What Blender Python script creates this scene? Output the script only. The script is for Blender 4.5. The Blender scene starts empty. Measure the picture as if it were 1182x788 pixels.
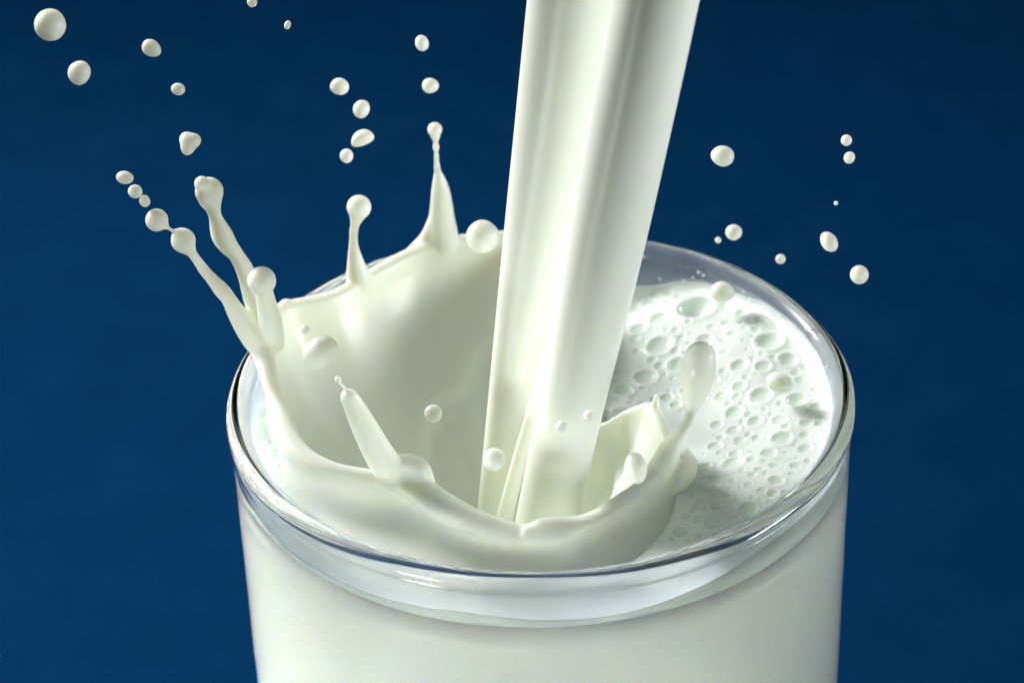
import bpy, bmesh, math, random
import numpy as np
from mathutils import Vector, Matrix, noise

# ------------------------------------------------------------------ units: code in centimetres, scene in metres
S = 0.01
W, HH = 1182, 788                     # size of the photograph the pixel measurements come from
H = 12.0                              # height of the glass rim above the blue surface
ZM = H - 0.67                         # level of the milk
random.seed(7); np.random.seed(7)
sc = bpy.context.scene

# ------------------------------------------------------------------ camera
EL, DIST, YAW, PO, ROLL, LENS = 34.155, 33.529, -0.532, 0.967, -1.907, 100.0
def camera_axes():
    el = math.radians(EL)
    C = np.array([0, 0, H]) + DIST*np.array([0, -math.cos(el), math.sin(el)])
    fw = np.array([0, 0, H]) - C; fw /= np.linalg.norm(fw)
    right = np.array([1., 0, 0]); up = np.cross(right, fw)
    f2 = fw + math.tan(math.radians(YAW))*right + math.tan(math.radians(PO))*up; f2 /= np.linalg.norm(f2)
    r = np.cross(f2, [0, 0, 1]); r /= np.linalg.norm(r); u = np.cross(r, f2)
    a = math.radians(ROLL)
    return C, r*math.cos(a)+u*math.sin(a), -r*math.sin(a)+u*math.cos(a), f2
CC, CR, CU, CF = camera_axes()
KPX = LENS/36*W
cam = bpy.data.objects.new('camera', bpy.data.cameras.new('camera'))
sc.collection.objects.link(cam)
cam.matrix_world = Matrix(((CR[0], CU[0], -CF[0], CC[0]*S), (CR[1], CU[1], -CF[1], CC[1]*S),
                           (CR[2], CU[2], -CF[2], CC[2]*S), (0, 0, 0, 1)))
cam.data.lens = LENS; cam.data.sensor_width = 36; cam.data.clip_start = 0.01; cam.data.clip_end = 50
cam.data.dof.use_dof = True; cam.data.dof.focus_distance = (DIST-1.2)*S; cam.data.dof.aperture_fstop = 32
sc.camera = cam

# ------------------------------------------------------------------ world, lamps, exposure
world = bpy.data.worlds.new('World'); sc.world = world; world.use_nodes = True
bg = world.node_tree.nodes['Background']
bg.inputs[0].default_value = (0.90, 1.0, 0.88, 1); bg.inputs[1].default_value = 0.14
def area(name, loc, target, sx, sy, power, col=(1, 1, 1), spread=180):
    l = bpy.data.lights.new(name, 'AREA'); l.shape = 'RECTANGLE'; l.size = sx*S; l.size_y = sy*S
    l.energy = power; l.color = col; l.spread = math.radians(spread)
    o = bpy.data.objects.new(name, l); sc.collection.objects.link(o)
    o.location = Vector(loc)*S
    o.rotation_euler = (Vector(target)-Vector(loc)).to_track_quat('-Z', 'Y').to_euler()
    return o
area('softbox_key', (-42, 33, 41), (0, 0, 14), 16, 22, 1.68, (1, 1, 1), 100)
area('softbox_low', (-40, -45, 4.0), (0, 0, 5.2), 42, 12, 0.25, (0.95, 1, 0.96), 20)
area('softbox_fill', (50, -9, 25), (0, 0, 25), 20, 28, 0.19, (0.95, 1, 1), 28)
sc.view_settings.view_transform = 'Standard'; sc.view_settings.look = 'None'
sc.view_settings.exposure = 0.0; sc.view_settings.gamma = 1.0
sc.view_settings.use_curve_mapping = False
sc.render.engine = 'CYCLES'
cy = sc.cycles
cy.max_bounces = 32; cy.diffuse_bounces = 16; cy.glossy_bounces = 6; cy.transmission_bounces = 14
cy.transparent_max_bounces = 16; cy.caustics_refractive = True; cy.caustics_reflective = True
cy.sample_clamp_indirect = 0.0; cy.blur_glossy = 0.0; cy.use_denoising = True

# ------------------------------------------------------------------ pixel -> place helpers
def ray(px, py):
    d = CF + CR*((px-W/2)/KPX) + CU*((HH/2-py)/KPX)
    return d
def on_z(px, py, z):
    d = ray(px, py); return CC + d*((z-CC[2])/d[2])
def on_y(px, py, y):
    d = ray(px, py); return CC + d*((y-CC[1])/d[1])
def pxcm(p):                           # centimetres per photograph pixel at a place
    return float(np.dot(np.asarray(p)-CC, CF))/KPX

# ------------------------------------------------------------------ materials
def mat(name):
    m = bpy.data.materials.new(name); m.use_nodes = True
    return m, m.node_tree.nodes, m.node_tree.links
def principled(name, **kw):
    m, n, l = mat(name); b = n['Principled BSDF']
    for k, v in kw.items(): b.inputs[k].default_value = v
    return m, n, l, b
MILK, n_, l_, b_ = principled('milk', **{'Base Color': (0.88, 0.905, 0.82, 1), 'Roughness': 0.30, 'IOR': 1.35,
    'Subsurface Weight': 0.85, 'Subsurface Radius': (1.0, 0.85, 0.55), 'Subsurface Scale': 0.0017})
MILK_LIGHTENED, n_, l_, b_ = principled('milk_lightened', **{'Base Color': (0.945, 0.968, 0.895, 1), 'Roughness': 0.3, 'IOR': 1.35,
    'Subsurface Weight': 0.5, 'Subsurface Radius': (1.0, 0.85, 0.55), 'Subsurface Scale': 0.0012})  # same milk as above, extra brightness behind the glass put into its colour
FOAM, n_, l_, b_ = principled('milk_froth', **{'Base Color': (0.865, 0.94, 0.88, 1), 'Roughness': 0.25, 'IOR': 1.35,
    'Subsurface Weight': 0.7, 'Subsurface Radius': (0.8, 0.9, 0.75), 'Subsurface Scale': 0.0014})
GLASS, n_, l_, b_ = principled('clear_glass', **{'Base Color': (0.965, 0.985, 0.98, 1), 'Roughness': 0.0, 'IOR': 1.5,
    'Transmission Weight': 1.0})
# bubble skin: clear thin film of liquid
BUBBLE, n_, l_ = mat('bubble_film'); n_.clear()
o_ = n_.new('ShaderNodeOutputMaterial'); mx = n_.new('ShaderNodeMixShader'); tr = n_.new('ShaderNodeBsdfTransparent')
gl = n_.new('ShaderNodeBsdfGlossy'); fr = n_.new('ShaderNodeMath')
tr.inputs[0].default_value = (0.965, 0.99, 0.96, 1); gl.inputs['Roughness'].default_value = 0.04
lw = n_.new('ShaderNodeLayerWeight'); pw = n_.new('ShaderNodeMath'); pw.operation = 'POWER'; pw.inputs[1].default_value = 4.0
fr.operation = 'MULTIPLY_ADD'; fr.inputs[1].default_value = 0.5; fr.inputs[2].default_value = 0.025
l_.new(lw.outputs['Facing'], pw.inputs[0]); l_.new(pw.outputs[0], fr.inputs[0])
df = n_.new('ShaderNodeBsdfDiffuse'); df.inputs[0].default_value = (0.88, 0.96, 0.87, 1); mk = n_.new('ShaderNodeMixShader'); mk.inputs[0].default_value = 0.12
tl = n_.new('ShaderNodeBsdfTranslucent'); tl.inputs[0].default_value = (0.88, 0.96, 0.87, 1); dm = n_.new('ShaderNodeMixShader'); l_.new(df.outputs[0], dm.inputs[1]); l_.new(tl.outputs[0], dm.inputs[2])
l_.new(tr.outputs[0], mk.inputs[1]); l_.new(dm.outputs[0], mk.inputs[2])
l_.new(fr.outputs[0], mx.inputs[0]); l_.new(mk.outputs[0], mx.inputs[1]); l_.new(gl.outputs[0], mx.inputs[2]); l_.new(mx.outputs[0], o_.inputs[0])
# thin milk residue on the inside of the glass
FILM, n_, l_ = mat('milk_residue'); n_.clear()
o_ = n_.new('ShaderNodeOutputMaterial'); mx = n_.new('ShaderNodeMixShader'); tr = n_.new('ShaderNodeBsdfTransparent')
di = n_.new('ShaderNodeBsdfDiffuse'); tl = n_.new('ShaderNodeBsdfTranslucent'); m2 = n_.new('ShaderNodeMixShader')
di.inputs[0].default_value = (0.79, 0.85, 0.92, 1); tl.inputs[0].default_value = (0.79, 0.85, 0.92, 1)
tc = n_.new('ShaderNodeTexCoord'); mp = n_.new('ShaderNodeMapping'); nz = n_.new('ShaderNodeTexNoise'); rp = n_.new('ShaderNodeMapRange')
mp.inputs['Scale'].default_value = (60, 60, 22); nz.inputs['Scale'].default_value = 1.0; nz.inputs['Detail'].default_value = 4
rp.inputs['From Min'].default_value = 0.3; rp.inputs['From Max'].default_value = 0.75
rp.inputs['To Min'].default_value = 0.34; rp.inputs['To Max'].default_value = 0.64
l_.new(tc.outputs['Object'], mp.inputs[0]); l_.new(mp.outputs[0], nz.inputs['Vector']); l_.new(nz.outputs[0], rp.inputs[0])
l_.new(di.outputs[0], m2.inputs[1]); l_.new(tl.outputs[0], m2.inputs[2])
sx = n_.new('ShaderNodeSeparateXYZ'); r2 = n_.new('ShaderNodeMapRange'); ad = n_.new('ShaderNodeMath'); ad.use_clamp = True
r2.inputs['From Min'].default_value = 0.0; r2.inputs['From Max'].default_value = 0.0042; r2.inputs['To Min'].default_value = 0.30; r2.inputs['To Max'].default_value = -0.12
l_.new(tc.outputs['Object'], sx.inputs[0]); l_.new(sx.outputs[2], r2.inputs[0]); l_.new(rp.outputs[0], ad.inputs[0]); l_.new(r2.outputs[0], ad.inputs[1])
l_.new(ad.outputs[0], mx.inputs[0]); l_.new(tr.outputs[0], mx.inputs[1]); l_.new(m2.outputs[0], mx.inputs[2]); l_.new(mx.outputs[0], o_.inputs[0])
# blue paper
PAPER, n_, l_, b_ = principled('blue_paper', **{'Roughness': 0.9, 'Specular IOR Level': 0.0})
tc = n_.new('ShaderNodeTexCoord'); nz = n_.new('ShaderNodeTexNoise'); cr = n_.new('ShaderNodeValToRGB')
nz.inputs['Scale'].default_value = 55; nz.inputs['Detail'].default_value = 7; nz.inputs['Roughness'].default_value = 0.7
cr.color_ramp.elements[0].position = 0.3; cr.color_ramp.elements[1].position = 0.7
cr.color_ramp.elements[0].color = (0.0019, 0.034, 0.108, 1); cr.color_ramp.elements[1].color = (0.0027, 0.043, 0.131, 1)
l_.new(tc.outputs['Object'], nz.inputs['Vector']); l_.new(nz.outputs[0], cr.inputs[0]); l_.new(cr.outputs[0], b_.inputs['Base Color'])

# ------------------------------------------------------------------ mesh helpers
def link(name, verts, faces, m, parent=None, smooth=True, loc=(0, 0, 0)):
    me = bpy.data.meshes.new(name)
    me.from_pydata([tuple((np.asarray(v)-np.asarray(loc))*S) for v in verts], [], [tuple(int(i) for i in f) for f in faces])
    if smooth: me.polygons.foreach_set('use_smooth', [True]*len(me.polygons))
    me.materials.append(m); me.update()
    o = bpy.data.objects.new(name, me); sc.collection.objects.link(o)
    o.location = Vector(tuple(loc))*S
    if parent: o.parent = parent
    return o
def tag(o, label, cat, group=None, kind=None):
    if label: o['label'] = label
    if cat: o['category'] = cat
    if group: o['group'] = group
    if kind: o['kind'] = kind
    return o
def lathe(profile, seg=160, closed=True):
    """profile: list of (r, z); r == 0 gives a pole."""
    V, F, rings = [], [], []
    for r, z in profile:
        if r < 1e-6:
            rings.append([len(V)]*seg); V.append((0, 0, z))
        else:
            rings.append(list(range(len(V), len(V)+seg)))
            for k in range(seg):
                a = 2*math.pi*k/seg; V.append((r*math.cos(a), r*math.sin(a), z))
    for i in range(len(rings)-1):
        A, B = rings[i], rings[i+1]
        for k in range(seg):
            j = (k+1) % seg; f = [A[k], A[j], B[j], B[k]]
            g = [x for q, x in enumerate(f) if x != f[q-1]]
            if len(g) >= 3: F.append(g)
    return V, F
def catmull(P, n, closed=False):
    P = np.asarray(P, float); N = len(P); out = []
    segs = N if closed else N-1
    for i in range(segs):
        if closed: p0, p1, p2, p3 = P[(i-1) % N], P[i], P[(i+1) % N], P[(i+2) % N]
        else: p0, p1, p2, p3 = P[max(i-1, 0)], P[i], P[i+1], P[min(i+2, N-1)]
        for k in range(n):
            t = k/n
            out.append(0.5*((2*p1)+(-p0+p2)*t+(2*p0-5*p1+4*p2-p3)*t*t+(-p0+3*p1-3*p2+p3)*t**3))
    if not closed: out.append(P[-1])
    return np.array(out)
def tube(chain, n=8, seg=24, closed=False, v0=0):
    """chain: rows (x, y, z, r).  A smooth tapering closed tube with rounded ends."""
    C = catmull(chain, n, closed)
    C[:, 3] = np.maximum(C[:, 3], 0.006)
    if not closed:                                    # round caps
        def cap(p, d, r):
            return [np.append(p+d*r*math.sin(a), r*math.cos(a)) for a in (0.35, 0.7, 1.05, 1.35, 1.52)]
        d0 = C[0, :3]-C[1, :3]; d0 /= np.linalg.norm(d0); d1 = C[-1, :3]-C[-2, :3]; d1 /= np.linalg.norm(d1)
        C = np.vstack([cap(C[0, :3], d0, C[0, 3])[::-1], C, cap(C[-1, :3], d1, C[-1, 3])])
    N = len(C); V, F = [], []
    T = np.roll(C[:, :3], -1, 0)-np.roll(C[:, :3], 1, 0)
    if not closed: T[0] = C[1, :3]-C[0, :3]; T[-1] = C[-1, :3]-C[-2, :3]
    T /= np.linalg.norm(T, axis=1)[:, None]
    ref = np.array([0.3, 1, 0.2]); up = ref-T[0]*ref.dot(T[0]); up /= np.linalg.norm(up)
    for i in range(N):
        up = up-T[i]*up.dot(T[i]); up /= np.linalg.norm(up); s = np.cross(T[i], up)
        for k in range(seg):
            a = 2*math.pi*k/seg; V.append(C[i, :3]+C[i, 3]*(up*math.cos(a)+s*math.sin(a)))
    for i in range(N if closed else N-1):
        a, b = i*seg, ((i+1) % N)*seg
        for k in range(seg):
            j = (k+1) % seg; F.append((v0+a+k, v0+a+j, v0+b+j, v0+b+k))
    if not closed:
        F.append(tuple(v0+k for k in reversed(range(seg)))); F.append(tuple(v0+(N-1)*seg+k for k in range(seg)))
    return V, F
def chain_px(rows, y, dy=0.0):
    """rows (px, py, radius px): a chain standing in the vertical plane at depth y (drifting by dy along it)."""
    out = []
    for i, (a, b, r) in enumerate(rows):
        p = on_y(a, b, y+dy*i/max(1, len(rows)-1)); out.append((*p, r*pxcm(p)))
    return out
def soup(parts):
    V, F = [], []
    for v, f in parts:
        F += [tuple(int(i)+len(V) for i in q) for q in f]; V += [tuple(x) for x in v]
    return V, F
def remesh(o, voxel, smooth_it, factor=0.5):
    m = o.modifiers.new('r', 'REMESH'); m.mode = 'VOXEL'; m.voxel_size = voxel*S; m.use_smooth_shade = True
    s = o.modifiers.new('s', 'SMOOTH'); s.factor = factor; s.iterations = smooth_it
    dg = bpy.context.evaluated_depsgraph_get()
    me = bpy.data.meshes.new_from_object(o.evaluated_get(dg))
    mats = [x for x in o.data.materials]
    o.modifiers.clear(); old = o.data; o.data = me; bpy.data.meshes.remove(old)
    me.materials.clear()
    for x in mats: me.materials.append(x)
    me.polygons.foreach_set('use_smooth', [True]*len(me.polygons))
    return o
def empty(name, loc):
    o = bpy.data.objects.new(name, None); sc.collection.objects.link(o); o.location = Vector(loc)*S
    o.empty_display_size = 0.01
    return o
def put_under(o, parent):
    """parent keeping the place (parents are never rotated or scaled)."""
    w = o.location.copy(); q = parent; off = Vector((0, 0, 0))
    while q: off += q.location; q = q.parent
    o.parent = parent; o.location = w-off

# ------------------------------------------------------------------ the blue surface the glass stands on
V, F, prof = [], [], []
for y in np.linspace(-70, 70, 15): prof.append((y, 0.0))
for a in np.linspace(0, math.pi/2, 14)[1:]: prof.append((70+30*math.sin(a), 30-30*math.cos(a)))
prof.append((100, 110))
xs = np.linspace(-90, 90, 13)
for y, z in prof:
    for x in xs: V.append((x, y, z))
for i in range(len(prof)-1):
    for k in range(len(xs)-1):
        a = i*len(xs)+k; F.append((a, a+1, a+1+len(xs), a+len(xs)))
o = link('backdrop', V, F, PAPER); o['kind'] = 'structure'
tag(o, 'plain dark blue paper backdrop below and behind the glass', None)

# ------------------------------------------------------------------ drinking glass
def r_out(z): return 3.635+0.03*(z-(H-4))/4.0         # outer wall
def r_in(z): return r_out(z)-0.215
BR = 0.128                                            # rim bead radius
bc = (3.70-BR, H-BR)
prof = [(0, 0.06), (2.6, 0.05), (3.1, 0.0), (3.35, 0.02), (3.5, 0.12), (3.57, 0.3)]
for z in (0.7, 2, 4, 6, 8, 10, 11.0, 11.35): prof.append((r_out(z), z))
prof += [(r_out(11.5)+0.002, 11.52), (r_out(11.6)+0.009, 11.63), (r_out(11.7)+0.018, 11.72)]
for a in np.linspace(-0.55, math.pi+0.45, 22): prof.append((bc[0]+BR*math.cos(a), bc[1]+BR*math.sin(a)))
prof += [(r_in(11.72)+0.008, 11.70), (r_in(11.6)+0.002, 11.6)]
for z in (11.3, 10.8, 10, 8, 6, 4, 2.2): prof.append((r_in(z), z))
prof += [(3.32, 1.6), (3.15, 1.35), (2.8, 1.2), (2.0, 1.14), (0, 1.12)]
V, F = lathe(prof, 320)
V = [(x*(1+k_), y*(1+k_), z+0.010*w_) for x, y, z in V for a_ in [math.atan2(y, x)] for w_ in [max(0, (z-11.4)/0.6)*(math.sin(3*a_+.5)+.6*math.sin(7*a_+2)+.4*math.sin(15*a_))]
     for k_ in [0.0012*max(0, min(1, (z-11.4)/0.4))*(math.sin(4*a_+1)+.7*math.sin(9*a_))]]
tag(link('drinking_glass', V, F, GLASS), 'clear straight-sided drinking glass with a rounded rim, filled with milk', 'glass')

# ------------------------------------------------------------------ crown of the splash
# lip of the crown: pixel of its centre line, height above the glass rim, lip radius, radius of the outer foot on the milk
LIP = [(319, 465, 0.00, .105, 3.12), (306, 420, .25, .105, 3.30), (308, 380, .42, .11, 3.36), (328, 357, .42, .10, 3.36),
       (385, 342, .38, .085, 3.36), (440, 311, .34, .085, 3.36), (480, 291, .34, .09, 3.36), (515, 281, .34, .09, 3.36),
       (560, 275, .28, .08, 3.36), (602, 276, .2, .08, 3.36), (640, 315, .05, .08, 3.0), (655, 385, -.18, .08, 1.9),
       (666, 450, -.38, .07, 1.0), (688, 492, -.45, .06, 0.95), (725, 475, -.22, .05, 1.35), (752, 470, -.02, .06, 1.62),
       (770, 510, -.15, .07, 1.85), (775, 530, -.2, .11, 2.0), (748, 556, -.25, .09, 2.35), (715, 580, -.3, .09, 2.62),
       (682, 601, -.35, .10, 2.98), (645, 613, -.28, .16, 3.2), (602, 617, -.35, .13, 3.3), (551, 603, -.3, .14, 3.3),
       (507, 581, -.2, .155, 3.3), (470, 557, -.1, .15, 3.3), (415, 552, -.15, .165, 3.3), (370, 541, -.15, .165, 3.3),
       (338, 516, -.1, .15, 3.22)]
L5 = []
for a, b, dz, r, rf in LIP:
    p = on_z(a, b, H+dz); L5.append((*p, r, rf))
NS = 14
CL = catmull(L5, NS, True)                            # x, y, z, r, foot radius
M = len(CL)
P0 = np.array([-0.15, -1.15, H-1.75])
V, F = [], []
NI, NO = 22, 14
def bez(p0, p1, p2, p3, t): return p0*(1-t)**3+3*p1*t*(1-t)**2+3*p2*t*t*(1-t)+p3*t**3
rows = []
for i in range(M):
    lip = CL[i, :3]; rl_ = CL[i, 3]; row = []
    h = lip-P0; h[2] = 0; hn = h/np.linalg.norm(h)
    az = math.atan2(lip[1], lip[0]); rl = math.hypot(lip[0], lip[1]); rf = max(CL[i, 4], rl+0.04)
    an_ = np.array([math.cos(az), math.sin(az), 0])
    a_in = lip-hn*rl_*1.2; a_out = lip+hn*rl_
    q1 = np.array([a_in[0]-0.05*h[0], a_in[1]-0.05*h[1], a_in[2]-0.68*(a_in[2]-P0[2])])
    q2 = np.array([P0[0]+0.52*h[0], P0[1]+0.52*h[1], P0[2]+0.02])
    ang = math.atan2(h[1], h[0])
    for t in np.linspace(1, 0, NI)[1:]:               # from the crater floor up to the lip
        p = bez(a_in, q1, q2, P0, t)
        w = math.sin(math.pi*min(1, max(0, t)))**0.8
        d = 0.08*noise.noise(Vector((3.2*ang, 1.3*t, 1.7)))+0.03*noise.noise(Vector((11*ang, 1.0*t, 5.0)))
        # a lapped sheet of milk running down the back wall
        e = 0.42+0.22*math.sin(2.3*(ang-1.9))+0.10*noise.noise(Vector((4*ang, 0.3, 9)))
        d += 0.11/(1+math.exp((t-e)*80))
        row.append(p-(hn*0.8+np.array([0, 0, -0.6]))*d*w)
    for a in np.linspace(math.pi, -0.75, 12)[1:-1]:        # the rounded lip
        row.append(lip+hn*rl_*1.2*math.cos(a)+np.array([0, 0, 1])*rl_*0.9*math.sin(a))
    foot = np.array([rf*math.cos(az), rf*math.sin(az), ZM-0.06])
    a_out = lip+hn*rl_*1.2*math.cos(-0.75)+np.array([0, 0, 1])*rl_*0.9*math.sin(-0.75)
    o1 = a_out-hn*rl_*1.0+np.array([0, 0, -0.55*(lip[2]-foot[2])])
    o2 = foot+(a_out-foot)*np.array([0.55, 0.55, 0])+np.array([0, 0, 0.03])
    for t in np.linspace(0, 1, NO): row.append(bez(a_out, o1, o2, foot, t))
    row.append(np.array([foot[0]*0.97, foot[1]*0.97, ZM-0.5])); row.append(np.array([foot[0]*0.9, foot[1]*0.9, H-2.2]))
    rows.append(row)
K = len(rows[0])
for r in rows: V += [tuple(x) for x in r]
for i in range(M):
    j = (i+1) % M
    for k in range(K-1): F.append((i*K+k, j*K+k, j*K+k+1, i*K+k+1))
ca, cb = len(V), len(V)+1
V += [tuple(P0), (P0[0], P0[1], H-2.25)]
for i in range(M):
    j = (i+1) % M
    F.append((j*K, i*K, ca)); F.append((i*K+K-1, j*K+K-1, cb))
parts = [(V, F)]
def lipy(px, py, dz): return on_z(px, py, H+dz)[1]
yA = lipy(306, 400, .35); yD = lipy(512, 281, .34); yC = lipy(413, 325, .36); yE = lipy(465, 556, -.1); yF = lipy(775, 530, -.2)
def ball(p, r):
    bm = bmesh.new(); bmesh.ops.create_icosphere(bm, subdivisions=4, radius=r)
    V = [np.array(v.co)+np.asarray(p) for v in bm.verts]; F = [tuple(v.index for v in f.verts) for f in bm.faces]; bm.free()
    return V, F
yL, yB = yA-0.3, yA+0.25
lower = {
 'A': (chain_px([(203, 268, 5), (207, 272, 12), (212, 279, 14.5), (217, 286, 10), (221.5, 292, 6.3), (228, 301, 6), (235, 311, 6.8), (241, 318, 7), (248, 326, 8), (256, 335, 9.5), (264, 345, 9), (272, 359, 11), (284, 376, 14.5), (295, 391, 16)], yL, 0.3))+[(*on_z(304, 406, H+.33), .14), (*on_z(310, 430, H+.22), .115), (*on_z(318, 460, H+.03), .09), (*on_z(328, 492, H-.05), .06)],
 'B': (chain_px([(241, 218, 14.5), (243, 230, 14.5), (246, 240, 9.6), (248.5, 250, 8), (252.5, 262, 11), (257, 273, 13), (264, 284, 11.4), (271, 292, 9.6), (275, 298, 9.5), (281, 308, 10.5), (288, 325, 12), (294, 343, 14), (302, 360, 16), (312, 378, 14)], yA+0.25, -0.05)),
 'stub': (chain_px([(305, 338, 11), (308, 352, 12), (312, 370, 14), (318, 395, 12)], yA-0.25, 0.3)),
 'C': (chain_px([(414, 243, 11), (412, 250, 9.4), (410, 258, 6), (408.5, 266, 5.6), (408, 280, 5.6), (409, 293, 8), (411, 306, 11), (414, 322, 15), (418, 340, 11)], yC)),
 'D': (chain_px([(504, 186, 3), (504.5, 192, 3.6), (505.5, 199, 5), (507, 208, 8), (508.5, 220, 11), (509.5, 236, 13.3), (510, 254, 15.5), (511, 272, 18), (512, 292, 14)], yD)),
 'D2': (chain_px([(470, 295, 7), (482, 285, 8), (493, 274, 9), (501, 260, 10), (507, 245, 10)], yD)),
 'E': (chain_px([(403, 458, 11), (408, 467, 12), (414, 479, 13.8), (424, 499, 16), (436, 521, 17.5), (448, 540, 18.5), (458, 552, 15), (468, 562, 10)], yE-0.3, 0.4)),
 'E2': (chain_px([(452, 548, 14), (466, 540, 17), (479, 544, 18), (487, 558, 16), (494, 572, 12)], yE+0.02)),
 'F': (chain_px([(809.5, 407, 14), (808.5, 414, 18.5), (806.5, 427, 21.3), (805, 440, 19), (802, 455, 14.8), (799, 468, 10), (796.5, 480, 7), (793.5, 488, 6.8), (788, 496, 7.5), (780, 508, 10.5), (773, 520, 13.5), (765, 536, 15), (750, 552, 12)], yF, -0.15)),
 'F2': (chain_px([(792, 524, 7), (795, 534, 10.5), (793, 545, 11), (786, 555, 11), (774, 563, 11), (760, 570, 9)], yF+0.02)),
 'G': (chain_px([(757.5, 456, 3), (757, 463, 4.5), (756, 472, 6.5), (757, 484, 8), (762, 500, 8), (770, 514, 7)], lipy(754, 470, 0))),
 'bump': (chain_px([(612, 612, 9), (628, 610, 14), (645, 611, 17), (660, 608, 13), (676, 604, 8)], lipy(645, 613, -.28))),
}
for c in lower.values(): parts.append(tube(c, 6, 20))
for a, b, r, y in ((211.5, 277.5, 14.8, yL+0.05), (241.5, 221, 17, yB), (233, 212, 9.6, yB-0.13), (302, 324, 17.2, yA-0.28), (330, 351, 7.4, lipy(330, 355, .42)), (414.3, 239, 14.6, yC), (808.5, 412, 18.3, yF)):
    p = on_y(a, b, y); parts.append(ball(p, r*pxcm(p)))
V, F = soup(parts)
crown = link('splash_crown', V, F, MILK, loc=(0, 0, H-1))
remesh(crown, 0.0185, 20)
me = crown.data
co = np.empty(len(me.vertices)*3, np.float32); me.vertices.foreach_get('co', co); co = co.reshape(-1, 3)/S
zz = co[:, 2]+H-1; rr = np.hypot(co[:, 0], co[:, 1])
lim = np.where(zz < H-0.3, r_in(zz)-0.012, np.where(zz < H+0.02, r_in(H)-0.07, 1e9))
k = np.minimum(1, lim/np.maximum(rr, 1e-6)); co[:, 0] *= k; co[:, 1] *= k
me.vertices.foreach_set('co', (co*S).astype(np.float32).ravel()); me.update()

# ------------------------------------------------------------------ milk in the glass, with the froth on top
foot_ang = np.arctan2(CL[:, 1], CL[:, 0]); foot_r = np.maximum(CL[:, 4], np.hypot(CL[:, 0], CL[:, 1])+0.04)
srt = np.argsort(foot_ang); foot_ang, foot_r = foot_ang[srt], foot_r[srt]
def foot_at(a): return np.interp(a, foot_ang, foot_r, period=2*math.pi)
def heap(az):                                         # the froth is piled up along the right-hand wall
    d = np.degrees(az); up = 1/(1+np.exp((d-60)/4)); lo = 1/(1+np.exp((-42-d)/13))
    return 0.33*up*lo*(1+0.1*np.sin(5*az))
BUB = [(848, 461, 10.6), (847, 481, 8.4), (872, 476, 9), (873.6, 496, 7), (879, 450, 13), (920, 458, 12.5), (944, 468, 9.2), (941, 447, 6),
 (953, 483, 3.5), (930, 487.5, 8), (952, 497, 5.6), (900, 480.5, 9), (903, 503, 12.6), (887.5, 520, 9.8), (929.5, 518, 9.8), (929, 501, 7),
 (847, 525, 12.5), (815, 524, 7.8), (867, 513.5, 5), (823, 540, 5.6), (840, 542, 2.8), (856, 540, 5), (876, 541, 6.1), (893, 538, 7),
 (900, 529, 2.8), (912, 529, 2.8), (918, 539, 7.8), (933, 532, 5.6), (814, 550, 6), (826, 556, 6), (845.6, 551, 5), (854, 561.5, 4.2),
 (864, 559.5, 5.6), (896, 557, 9.8), (891.7, 572, 7.5), (869, 576, 5), (865, 589, 11.6), (819, 573, 4.2), (827.5, 584, 7.8), (804.6, 583, 5),
 (792.6, 596, 5.6), (822, 607, 9.8), (785.6, 614, 9), (797, 565, 6), (776, 622, 4), (806, 622, 5), (845, 600, 5),
 (803, 354, 21.5), (835, 357, 3), (858, 380, 5.5), (872, 382.5, 6), (888, 396, 16), (910, 415, 11.3), (928.6, 422.7, 5.5), (854, 416, 10.6),
 (881, 421, 9.8), (854, 436.5, 8.5), (923.5, 436, 6.7), (762, 363, 12), (814, 386, 11), (762, 386, 15), (783, 403, 11.5), (735, 391, 5.5),
 (718, 452, 13.7), (706, 470, 6.7), (738, 374, 10), (720, 428, 11.6), (745, 412, 14), (780, 374, 5.5), (796, 378, 2.6), (770, 430, 8),
 (832, 440, 7), (828, 470, 8), (826, 498, 9), (812, 508, 4), (740, 440, 6), (836, 401, 6), (900, 440, 6), (906, 570, 5), (838, 570, 4.5),
 (303, 478, 9), (304, 500, 10), (317, 520, 6), (326, 538, 5), (299, 460, 6), (312, 508, 4)]
bub = []
for a, b, r in BUB:
    p = on_z(a, b, ZM)
    for _ in range(4): p = on_z(a, b, ZM+heap(math.atan2(p[1], p[0])))
    bub.append((p[0], p[1], r*pxcm(p)))
big = len(bub)
tries = 0
while len(bub) < big+130 and tries < 40000:            # middling bubbles packed between the ones picked out
    tries += 1
    a, b = random.uniform(700, 968), random.uniform(335, 640); r = random.uniform(2.6, 8.5)*(1-0.6*tries/40000)
    p = on_z(a, b, ZM)
    for _ in range(3): p = on_z(a, b, ZM+heap(math.atan2(p[1], p[0])))
    r *= pxcm(p); R_ = math.hypot(p[0], p[1]); an = math.atan2(p[1], p[0])
    if R_ > 3.3 or R_ < foot_at(an)+0.12+r or abs(a-775) < 40 and 440 < b < 520: continue
    if any(math.hypot(p[0]-x, p[1]-y) < r+q+0.004 for x, y, q in bub): continue
    bub.append((p[0], p[1], r))
big = len(bub)
while len(bub) < big+110 and tries < 60000:            # pin-prick bubbles between the large ones
    tries += 1
    a, b = random.uniform(690, 965), random.uniform(330, 645); p = on_z(a, b, ZM+0.3); r = random.choice((1.3, 1.6, 2, 2.4, 3.2))*pxcm(p)
    R_ = math.hypot(p[0], p[1]); an = math.atan2(p[1], p[0])
    if R_ > 3.3 or R_ < foot_at(an)+0.15 or p[1] < 0 and False: continue
    if any(math.hypot(p[0]-x, p[1]-y) < r+q+0.015 for x, y, q in bub): continue
    bub.append((p[0], p[1], r))
NR, NA = 230, 1000
rads = np.concatenate([np.linspace(0.02, 1.2, 20), np.linspace(1.2, r_in(ZM)+0.012, NR)[1:]])
angs = np.linspace(-math.pi, math.pi, NA, endpoint=False)
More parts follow.
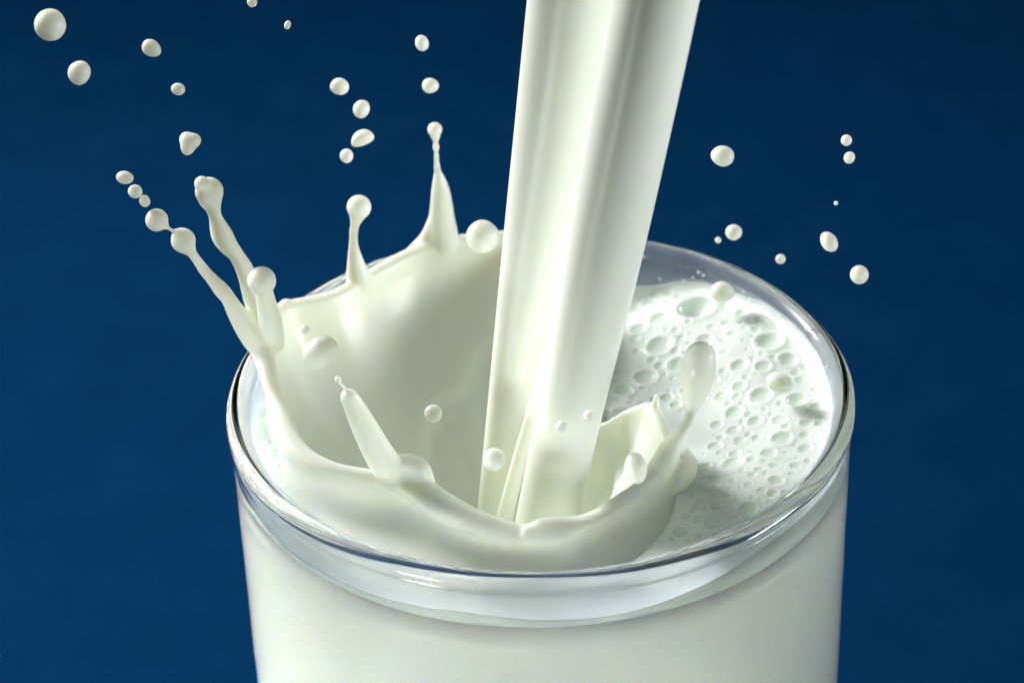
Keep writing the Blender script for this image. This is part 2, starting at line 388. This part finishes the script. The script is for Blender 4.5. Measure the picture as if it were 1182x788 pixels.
RG, AG = np.meshgrid(rads, angs, indexing='ij')
X, Y = RG*np.cos(AG), RG*np.sin(AG)
Z = np.full_like(X, ZM)
nz = np.zeros_like(X)
WAVES = ((1.7, .9, .3, .02), (-1.1, 2.1, 1.2, .02), (3.1, -2.3, 2.2, .012), (4.7, 3.9, .7, .008), (7.3, -5.1, 4., .005), (-9.7, 8.3, 1., .004))
for fx, fy, ph, am in WAVES:
    nz += am*np.sin(fx*X+fy*Y+ph)
Z += nz
ramp = np.clip((RG-1.6)/1.4, 0, 1); HP = heap(AG)*(ramp*ramp*(3-2*ramp)); Z += HP
Z += (0.03+0.27*heap(AG))*np.exp(-(r_in(ZM)-RG)/0.06)*(1+0.2*np.sin(3*AG)+0.15*np.sin(7*AG+1))     # it climbs the wall
for bx_, by_, br in bub:
    D = np.hypot(X-bx_, Y-by_); m = D < br*2.2
    d = D[m]/br
    big_b = br > 0.05
    dep = (0.28 if br < 0.18 else 0.7)*br
    wall = np.clip((r_in(ZM)-0.02-RG[m])/0.1, 0, 1)
    pit = np.where(d < 1, -dep*np.maximum(0, 1-d**2)**0.85, 0)
    ring = 0.10*br*np.exp(-((d-1.1)/0.22)**2)
    Z[m] += (pit+ring)*wall
FR = foot_at(AG)
inside = 1/(1+np.exp((RG/FR-0.93)*60))
Z = Z*(1-inside)+(H-2.6)*inside
Vt = np.stack([X, Y, Z], -1).reshape(-1, 3)
V = list(map(tuple, Vt)); F = []
for i in range(len(rads)-1):
    for k in range(NA):
        j = (k+1) % NA; F.append((i*NA+k, (i+1)*NA+k, (i+1)*NA+j, i*NA+j))
c = len(V); V.append((0, 0, H-2.6))
for k in range(NA): F.append((k, (k+1) % NA, c))
c = len(V); q = (len(rads)-1)*NA                       # skirt of froth against the glass
for k in range(NA): V.append((rads[-1]*math.cos(angs[k]), rads[-1]*math.sin(angs[k]), ZM-0.06))
for k in range(NA):
    j = (k+1) % NA; F.append((q+k, c+k, c+j, q+j))
milk = empty('milk', (0, 0, 1.12))
tag(milk, 'white milk filling the glass, thrown up into a crown with froth on the right', 'milk')
froth = link('froth', V, F, FOAM, loc=(0, 0, ZM))
# body of the milk seen through the wall
V, F = [], []
lev = ZM+0.012*np.sin(2*angs+1)+0.008*np.sin(5*angs)
rings = [(2.9, H-2.7), (3.2, ZM-0.6), (3.3, ZM-0.16), (r_in(ZM)+0.008, None)]
rings += [(r_in(z)+0.010, z) for z in (10.9, 10.0, 8, 6, 4, 2.3)]+[(3.34, 1.7), (3.2, 1.42), (2.9, 1.25), (2.0, 1.13)]
for r, z in rings:
    for k in range(NA): V.append((r*math.cos(angs[k]), r*math.sin(angs[k]), lev[k] if z is None else z))
for i in range(len(rings)-1):
    for k in range(NA):
        j = (k+1) % NA; F.append((i*NA+k, (i+1)*NA+k, (i+1)*NA+j, i*NA+j))
F.append(tuple((len(rings)-1)*NA+k for k in reversed(range(NA)))); F.append(tuple(range(NA)))
body = link('milk_body', V, F, MILK_LIGHTENED, loc=(0, 0, 1.12))
for o in (crown, froth, body): put_under(o, milk)
# residue on the inside of the glass above the milk
V, F = [], []
n = 360
for i, f in enumerate((0, .25, .5, .75, 1)):
    for k in range(n):
        a = 2*math.pi*k/n; top = H-0.22+0.05*math.sin(5*a)+0.03*math.sin(13*a+1)
        z = ZM+0.02+(top-ZM-0.02)*f; r = r_in(z)-0.006
        V.append((r*math.cos(a), r*math.sin(a), z))
for f in np.linspace(math.pi+0.3, math.pi*0.55, 9):  # film carried over the rim bead, added to soften its hard reflections
    for k in range(n):
        a = 2*math.pi*k/n; V.append(((bc[0]+(BR+0.02)*math.cos(f))*math.cos(a), (bc[0]+(BR+0.02)*math.cos(f))*math.sin(a), bc[1]+(BR+0.02)*math.sin(f)))
for i in range(13):
    for k in range(n): j = (k+1) % n; F.append((i*n+k, i*n+j, (i+1)*n+j, (i+1)*n+k))
put_under(link('milk_residue', V, F, FILM, loc=(0, 0, ZM)), milk)
res = bpy.data.objects['milk_residue']
for k, (a, b, r) in enumerate([(744, 296, 2.2), (762, 322, 1.6), (760, 321, 1.2), (790, 325, 2.0), (806, 314, 1.5), (812, 318, 1.3), (858, 336, 1.8), (866, 345, 1.4), (852, 333, 1.2), (800, 320, 1.4), (948, 421, 1.8), (955, 423, 1.4), (776, 330, 1.3), (876, 352, 1.3)]):
    d = ray(a, b); A_ = d[0]**2+d[1]**2; B_ = 2*(CC[0]*d[0]+CC[1]*d[1]); C_ = CC[0]**2+CC[1]**2-(3.44)**2
    if B_*B_-4*A_*C_ <= 0: continue
    p = CC+d*((-B_+math.sqrt(B_*B_-4*A_*C_))/(2*A_)); r_ = r*pxcm(p)
    bm = bmesh.new(); bmesh.ops.create_icosphere(bm, subdivisions=2, radius=r_*S)
    me = bpy.data.meshes.new('speck'); bm.to_mesh(me); bm.free(); me.polygons.foreach_set('use_smooth', [True]*len(me.polygons)); me.materials.append(MILK)
    o = bpy.data.objects.new('speck', me); sc.collection.objects.link(o); o.location = Vector(tuple(p))*S
    o.scale = (1.5, 1.5, 0.8) if k % 2 else (0.8, 0.8, 1.3); put_under(o, res)
# bubble skins, shared dome meshes
def dome(h):
    V, F = lathe([(math.sin(a), h*(math.cos(a)-math.cos(1.5))) for a in np.linspace(1.5, 0.12, 9)]+[(0, h*(1-math.cos(1.5)))], 28)
    me = bpy.data.meshes.new('bubble'); me.from_pydata(V, [], F); me.polygons.foreach_set('use_smooth', [True]*len(me.polygons))
    me.materials.append(BUBBLE); return me
domes = [dome(h) for h in (0.2, 0.28, 0.36)]
for i, (x, y, r) in enumerate(bub[:big]):
    o = bpy.data.objects.new('bubble', domes[i % 3]); sc.collection.objects.link(o)
    o.scale = (r*S*1.02, r*S*1.02, r*S); o.rotation_euler.z = i
    a = math.atan2(y, x); q = min(1, max(0, (math.hypot(x, y)-1.6)/1.4))
    o.location = Vector((x, y, ZM+heap(a)*q*q*(3-2*q)+sum(am*math.sin(fx*x+fy*y+ph) for fx, fy, ph, am in WAVES)+0.05*r))*S; put_under(o, froth)

# ------------------------------------------------------------------ tips of the crown that hang on thin necks
def tip(name, chain, heads, y, label=None, it=10):
    """chain: the thin stalk; heads (px, py, r px): round swellings on it."""
    parts = [tube(chain, 8, 24)] if chain else []
    for a, b, r in heads:
        p = on_y(a, b, y); parts.append(ball(p, r*pxcm(p)))
    V, F = soup(parts); o = link(name, V, F, MILK, loc=tuple(np.mean(np.array(V), 0)))
    remesh(o, 0.0125, it)
    if label: o['label'] = label
    put_under(o, crown); return o
tip('bead', chain_px([(184, 256, 8), (190, 260, 6), (194, 263, 2.6), (197, 265, 2.2), (201, 267.5, 3), (206, 271, 5)], yL), [(181, 254, 13.4)], yL)
tip('bead', chain_px([(502, 152, 7), (502.7, 158, 5.6), (503, 164, 3), (503.3, 170, 4.2), (503.6, 175, 2.6), (503.8, 180, 3.2), (504, 186, 3.1), (504.5, 192, 3.7), (505, 198, 3.8), (506, 204, 2.5)], yD), [(502, 149.5, 8.7)], yD)
tip('bead', chain_px([(390, 438, 3), (392, 441, 2.4), (394, 443.5, 1.9), (396, 446, 2.4), (399, 449.5, 1.9), (402, 453, 2.4)], yE-0.3), [(390, 438, 4.6)], yE-0.3)

# ------------------------------------------------------------------ the two streams being poured, and a thread between them
def stream(name, rows, y0, y1, flat, label, grooves, seed, group='milk streams pouring into the glass'):
    """rows (px left, px right, py); y0 depth at the foot, y1 at the top."""
    R3 = []
    for i, (a, b, py) in enumerate(rows):
        f = (rows[0][2]-py)/(rows[0][2]-rows[-1][2]); y = y0+(y1-y0)*f
        pl, pr = on_y(a, py, y), on_y(b, py, y); c = (pl+pr)/2; R3.append((*c, np.linalg.norm(pr-pl)/2))
    C = catmull(R3, 14); V, F = [], []; seg = 96
    for i, (x, y, z, r) in enumerate(C):
        for k in range(seg):
            a = 2*math.pi*k/seg
            g = 1
            for q, (fr_, am) in enumerate(grooves):
                g += am*math.sin(fr_*a+seed+q*1.7+0.05*z)
            g += 0.012*noise.noise(Vector((math.cos(a)*2, math.sin(a)*2+seed, z*0.5)))
            V.append((x+r*g*math.cos(a), y+r*flat*g*math.sin(a), z))
    N = len(C)
    for i in range(N-1):
        for k in range(seg):
            j = (k+1) % seg; F.append((i*seg+k, i*seg+j, (i+1)*seg+j, (i+1)*seg+k))
    F.append(tuple(reversed(range(seg)))); F.append(tuple((N-1)*seg+k for k in range(seg)))
    o = link(name, V, F, MILK, loc=tuple(C[0, :3])); tag(o, label, 'milk stream', group); return o
stream('milk_stream', [(586, 655, 660), (594, 669, 605), (614, 690, 500), (650, 743, 290), (680, 779, 130), (706, 807, 0), (724, 828, -95), (742, 849, -190)],
       -1.35, -0.6, 0.9, 'wide smooth stream of milk on the right, in front of the other one', [(2, .006), (3, .005)], 0.4)
stream('milk_stream', [(543, 574, 660), (551, 586, 590), (561, 610, 490), (580, 660, 290), (596, 700, 130), (609, 724, 0), (618, 742, -95), (627, 760, -190)],
       -0.55, 0.85, 0.8, 'creamy stream of milk on the left, partly hidden behind the wider one', [(2, .02), (3, .01)], 2.0)
stream('milk_stream', [(558, 584, 650), (572, 592, 600), (583, 601, 560), (594, 612, 520), (606, 626, 480), (620, 640, 430), (630, 648, 390)],
       -0.8, -0.7, 0.8, 'short narrow strand of milk low in the gap between the two wide streams', [(2, .02)], 1.0)

# ------------------------------------------------------------------ drops in the air
def drop(px, py, rx, ry, rot, y, label, egg=0.0, bend=0.0, seed=0, group='milk drops in the air', wob=0.035):
    c = on_y(px, py, y); s = pxcm(c); bm = bmesh.new(); bmesh.ops.create_icosphere(bm, subdivisions=4, radius=1.0)
    a = math.radians(rot); ax = CR*math.cos(a)+CU*math.sin(a); ay = -CR*math.sin(a)+CU*math.cos(a); rd = (rx+ry)/2*0.98
    for v in bm.verts:
        p = v.co.copy(); w = 1+wob*noise.noise(p*1.3+Vector((seed*3.1, seed, 0)))
        q = Vector((p.x*rx*w, p.y*ry*(1+egg*p.x)*w, p.z*rd*(1+egg*p.x)*w))
        q.y += bend*(p.x**2-0.4)*ry
        v.co = Vector(tuple((ax*q.x+ay*q.y-CF*q.z)*s*S))
    me = bpy.data.meshes.new('milk_drop'); bm.to_mesh(me); bm.free()
    me.polygons.foreach_set('use_smooth', [True]*len(me.polygons)); me.materials.append(MILK)
    o = bpy.data.objects.new('milk_drop', me); sc.collection.objects.link(o); o.location = Vector(tuple(c))*S
    return tag(o, label, 'drop', group)
D = [
 (58, 29, 18.3, 18.5, 0, 0.2, 'large round milk drop in the top left corner, largest of the far left', 0, 0),
 (91.5, 84, 13, 14.2, -20, 0.3, 'round milk drop just below and right of the large corner drop', .05, 0),
 (175, 56, 11.8, 9.6, -35, 0.4, 'egg-shaped milk drop high on the left, tilted down to the right', -.12, 0),
 (205.5, 103, 8.2, 7.2, -10, 0.4, 'small roundish milk drop between the egg-shaped and the triangular drop', .05, 0),
 (218.5, 164.5, 13.5, 11.8, 65, 0.4, 'blunt triangular milk drop above the knobbly left finger', .0, 0),
 (144, 205, 10.2, 7.6, -8, 0.3, 'flattened oval milk drop at the top of the short chain on the far left', 0, 0),
 (156, 221, 8.4, 8.0, 0, 0.3, 'middle round milk drop of the three-drop chain on the far left', 0, 0),
 (167, 232, 6.2, 7.2, 20, 0.3, 'smallest, lowest milk drop of the three-drop chain on the far left', 0, 0),
 (291, 2.5, 5.8, 6.2, 0, 1.0, 'small milk drop cut by the top edge, left of the middle', 0, 0),
 (332, 29, 3.8, 5.2, -20, 1.0, 'tiny oval milk drop near the top edge, left of the middle', 0, 0),
 (392, 100, 11, 9.8, -10, 2.4, 'round milk drop at the top of the cluster above the short stalk', 0, 0),
 (417, 126, 9.6, 10.8, -20, 2.4, 'second milk drop from the top in the cluster above the short stalk', .06, 0),
 (418, 160, 14, 9.2, 24, 2.4, 'bean-shaped milk drop in the cluster above the short stalk', .08, -.25),
 (400, 180, 7.8, 8.2, 0, 2.4, 'lowest and smallest milk drop in the cluster above the short stalk', 0, 0),
 (487, 50, 7.8, 9.4, 15, 2.9, 'upper of two milk drops above the tall pointed spike', 0, 0),
 (497, 99, 9.8, 8.8, 5, 2.9, 'lower of two milk drops above the tall pointed spike', -.12, 0),
 (557, 273, 19, 19, 0, 1.6, 'large round milk drop beside the left stream, over the back rim', 0, 0),
 (352.5, 380, 5.2, 5.2, 0, -0.7, 'tiny milk drop just above the big oval drop inside the crown', 0, 0),
 (369, 407, 23, 17.5, 42, -0.7, 'large oval milk drop hanging inside the left of the crown', .04, 0),
 (500, 477, 10.4, 10.4, 0, -1.0, 'round milk drop alone in front of the grey back wall of the crown', 0, 0),
 (570.5, 530, 13, 13.4, 0, -1.75, 'round milk drop in front of the foot of the left stream', 0, 0),
 (649, 492, 7.6, 7.2, 0, -2.3, 'left of two small milk drops in front of the right stream', 0, 0),
 (680, 480, 6.6, 6.8, 0, -2.2, 'right of two small milk drops in front of the right stream', 0, 0),
 (734, 540, 13, 18.5, 8, -2.1, 'upright oval milk drop in front of the right wall of the crown', 0, 0),
 (900, 442, 15.8, 12.6, -22, 0.15, 'oval milk drop hovering over the froth near the right rim', .05, 0),
 (834, 337, 14.2, 12, -8, 2.1, 'milk drop over the back inner wall beside the large grey bubble', -.05, 0),
 (834, 180, 13.6, 12, -12, 1.5, 'large roundish milk drop alone to the right of the streams', .06, 0),
 (847, 268, 9.6, 9.2, 0, 2.0, 'round milk drop just above the right back rim', 0, 0),
 (829, 277, 3.7, 3.7, 0, 2.0, 'tiny milk drop beside the round drop above the right back rim', 0, 0),
 (901, 299, 6, 5.8, 0, 1.8, 'small milk drop alone just outside the right back rim', 0, 0),
 (977, 162, 6.4, 6.6, 0, 1.2, 'upper of the close pair of small milk drops far right', 0, 0),
 (980.5, 182, 6.4, 7.2, -25, 1.2, 'lower of the close pair of small milk drops far right', 0, 0),
 (965, 234.5, 2.5, 2.5, 0, 1.2, 'speck of milk below the close pair far right', 0, 0),
 (957, 279, 12.6, 9.2, -58, 1.2, 'slanting capsule-shaped milk drop far right', .03, 0),
 (992, 317, 10.8, 11, 0, 0.8, 'round milk drop farthest to the right, outside the rim', 0, 0),
]
for i, d in enumerate(D):
    o = drop(*d[:7], egg=d[7], bend=d[8], seed=i)
    if i == 4:                                        # the blunt triangle
        cen = Vector((0, 0, 0))
        for v in o.data.vertices:
            q = np.array(v.co)/S; a = math.atan2(q @ CU, q @ CR); s = 1+0.13*math.cos(3*(a-math.radians(15)))
            al = (CR*(q @ CR)+CU*(q @ CU)); v.co = Vector(tuple((q-al+al*s)*S))
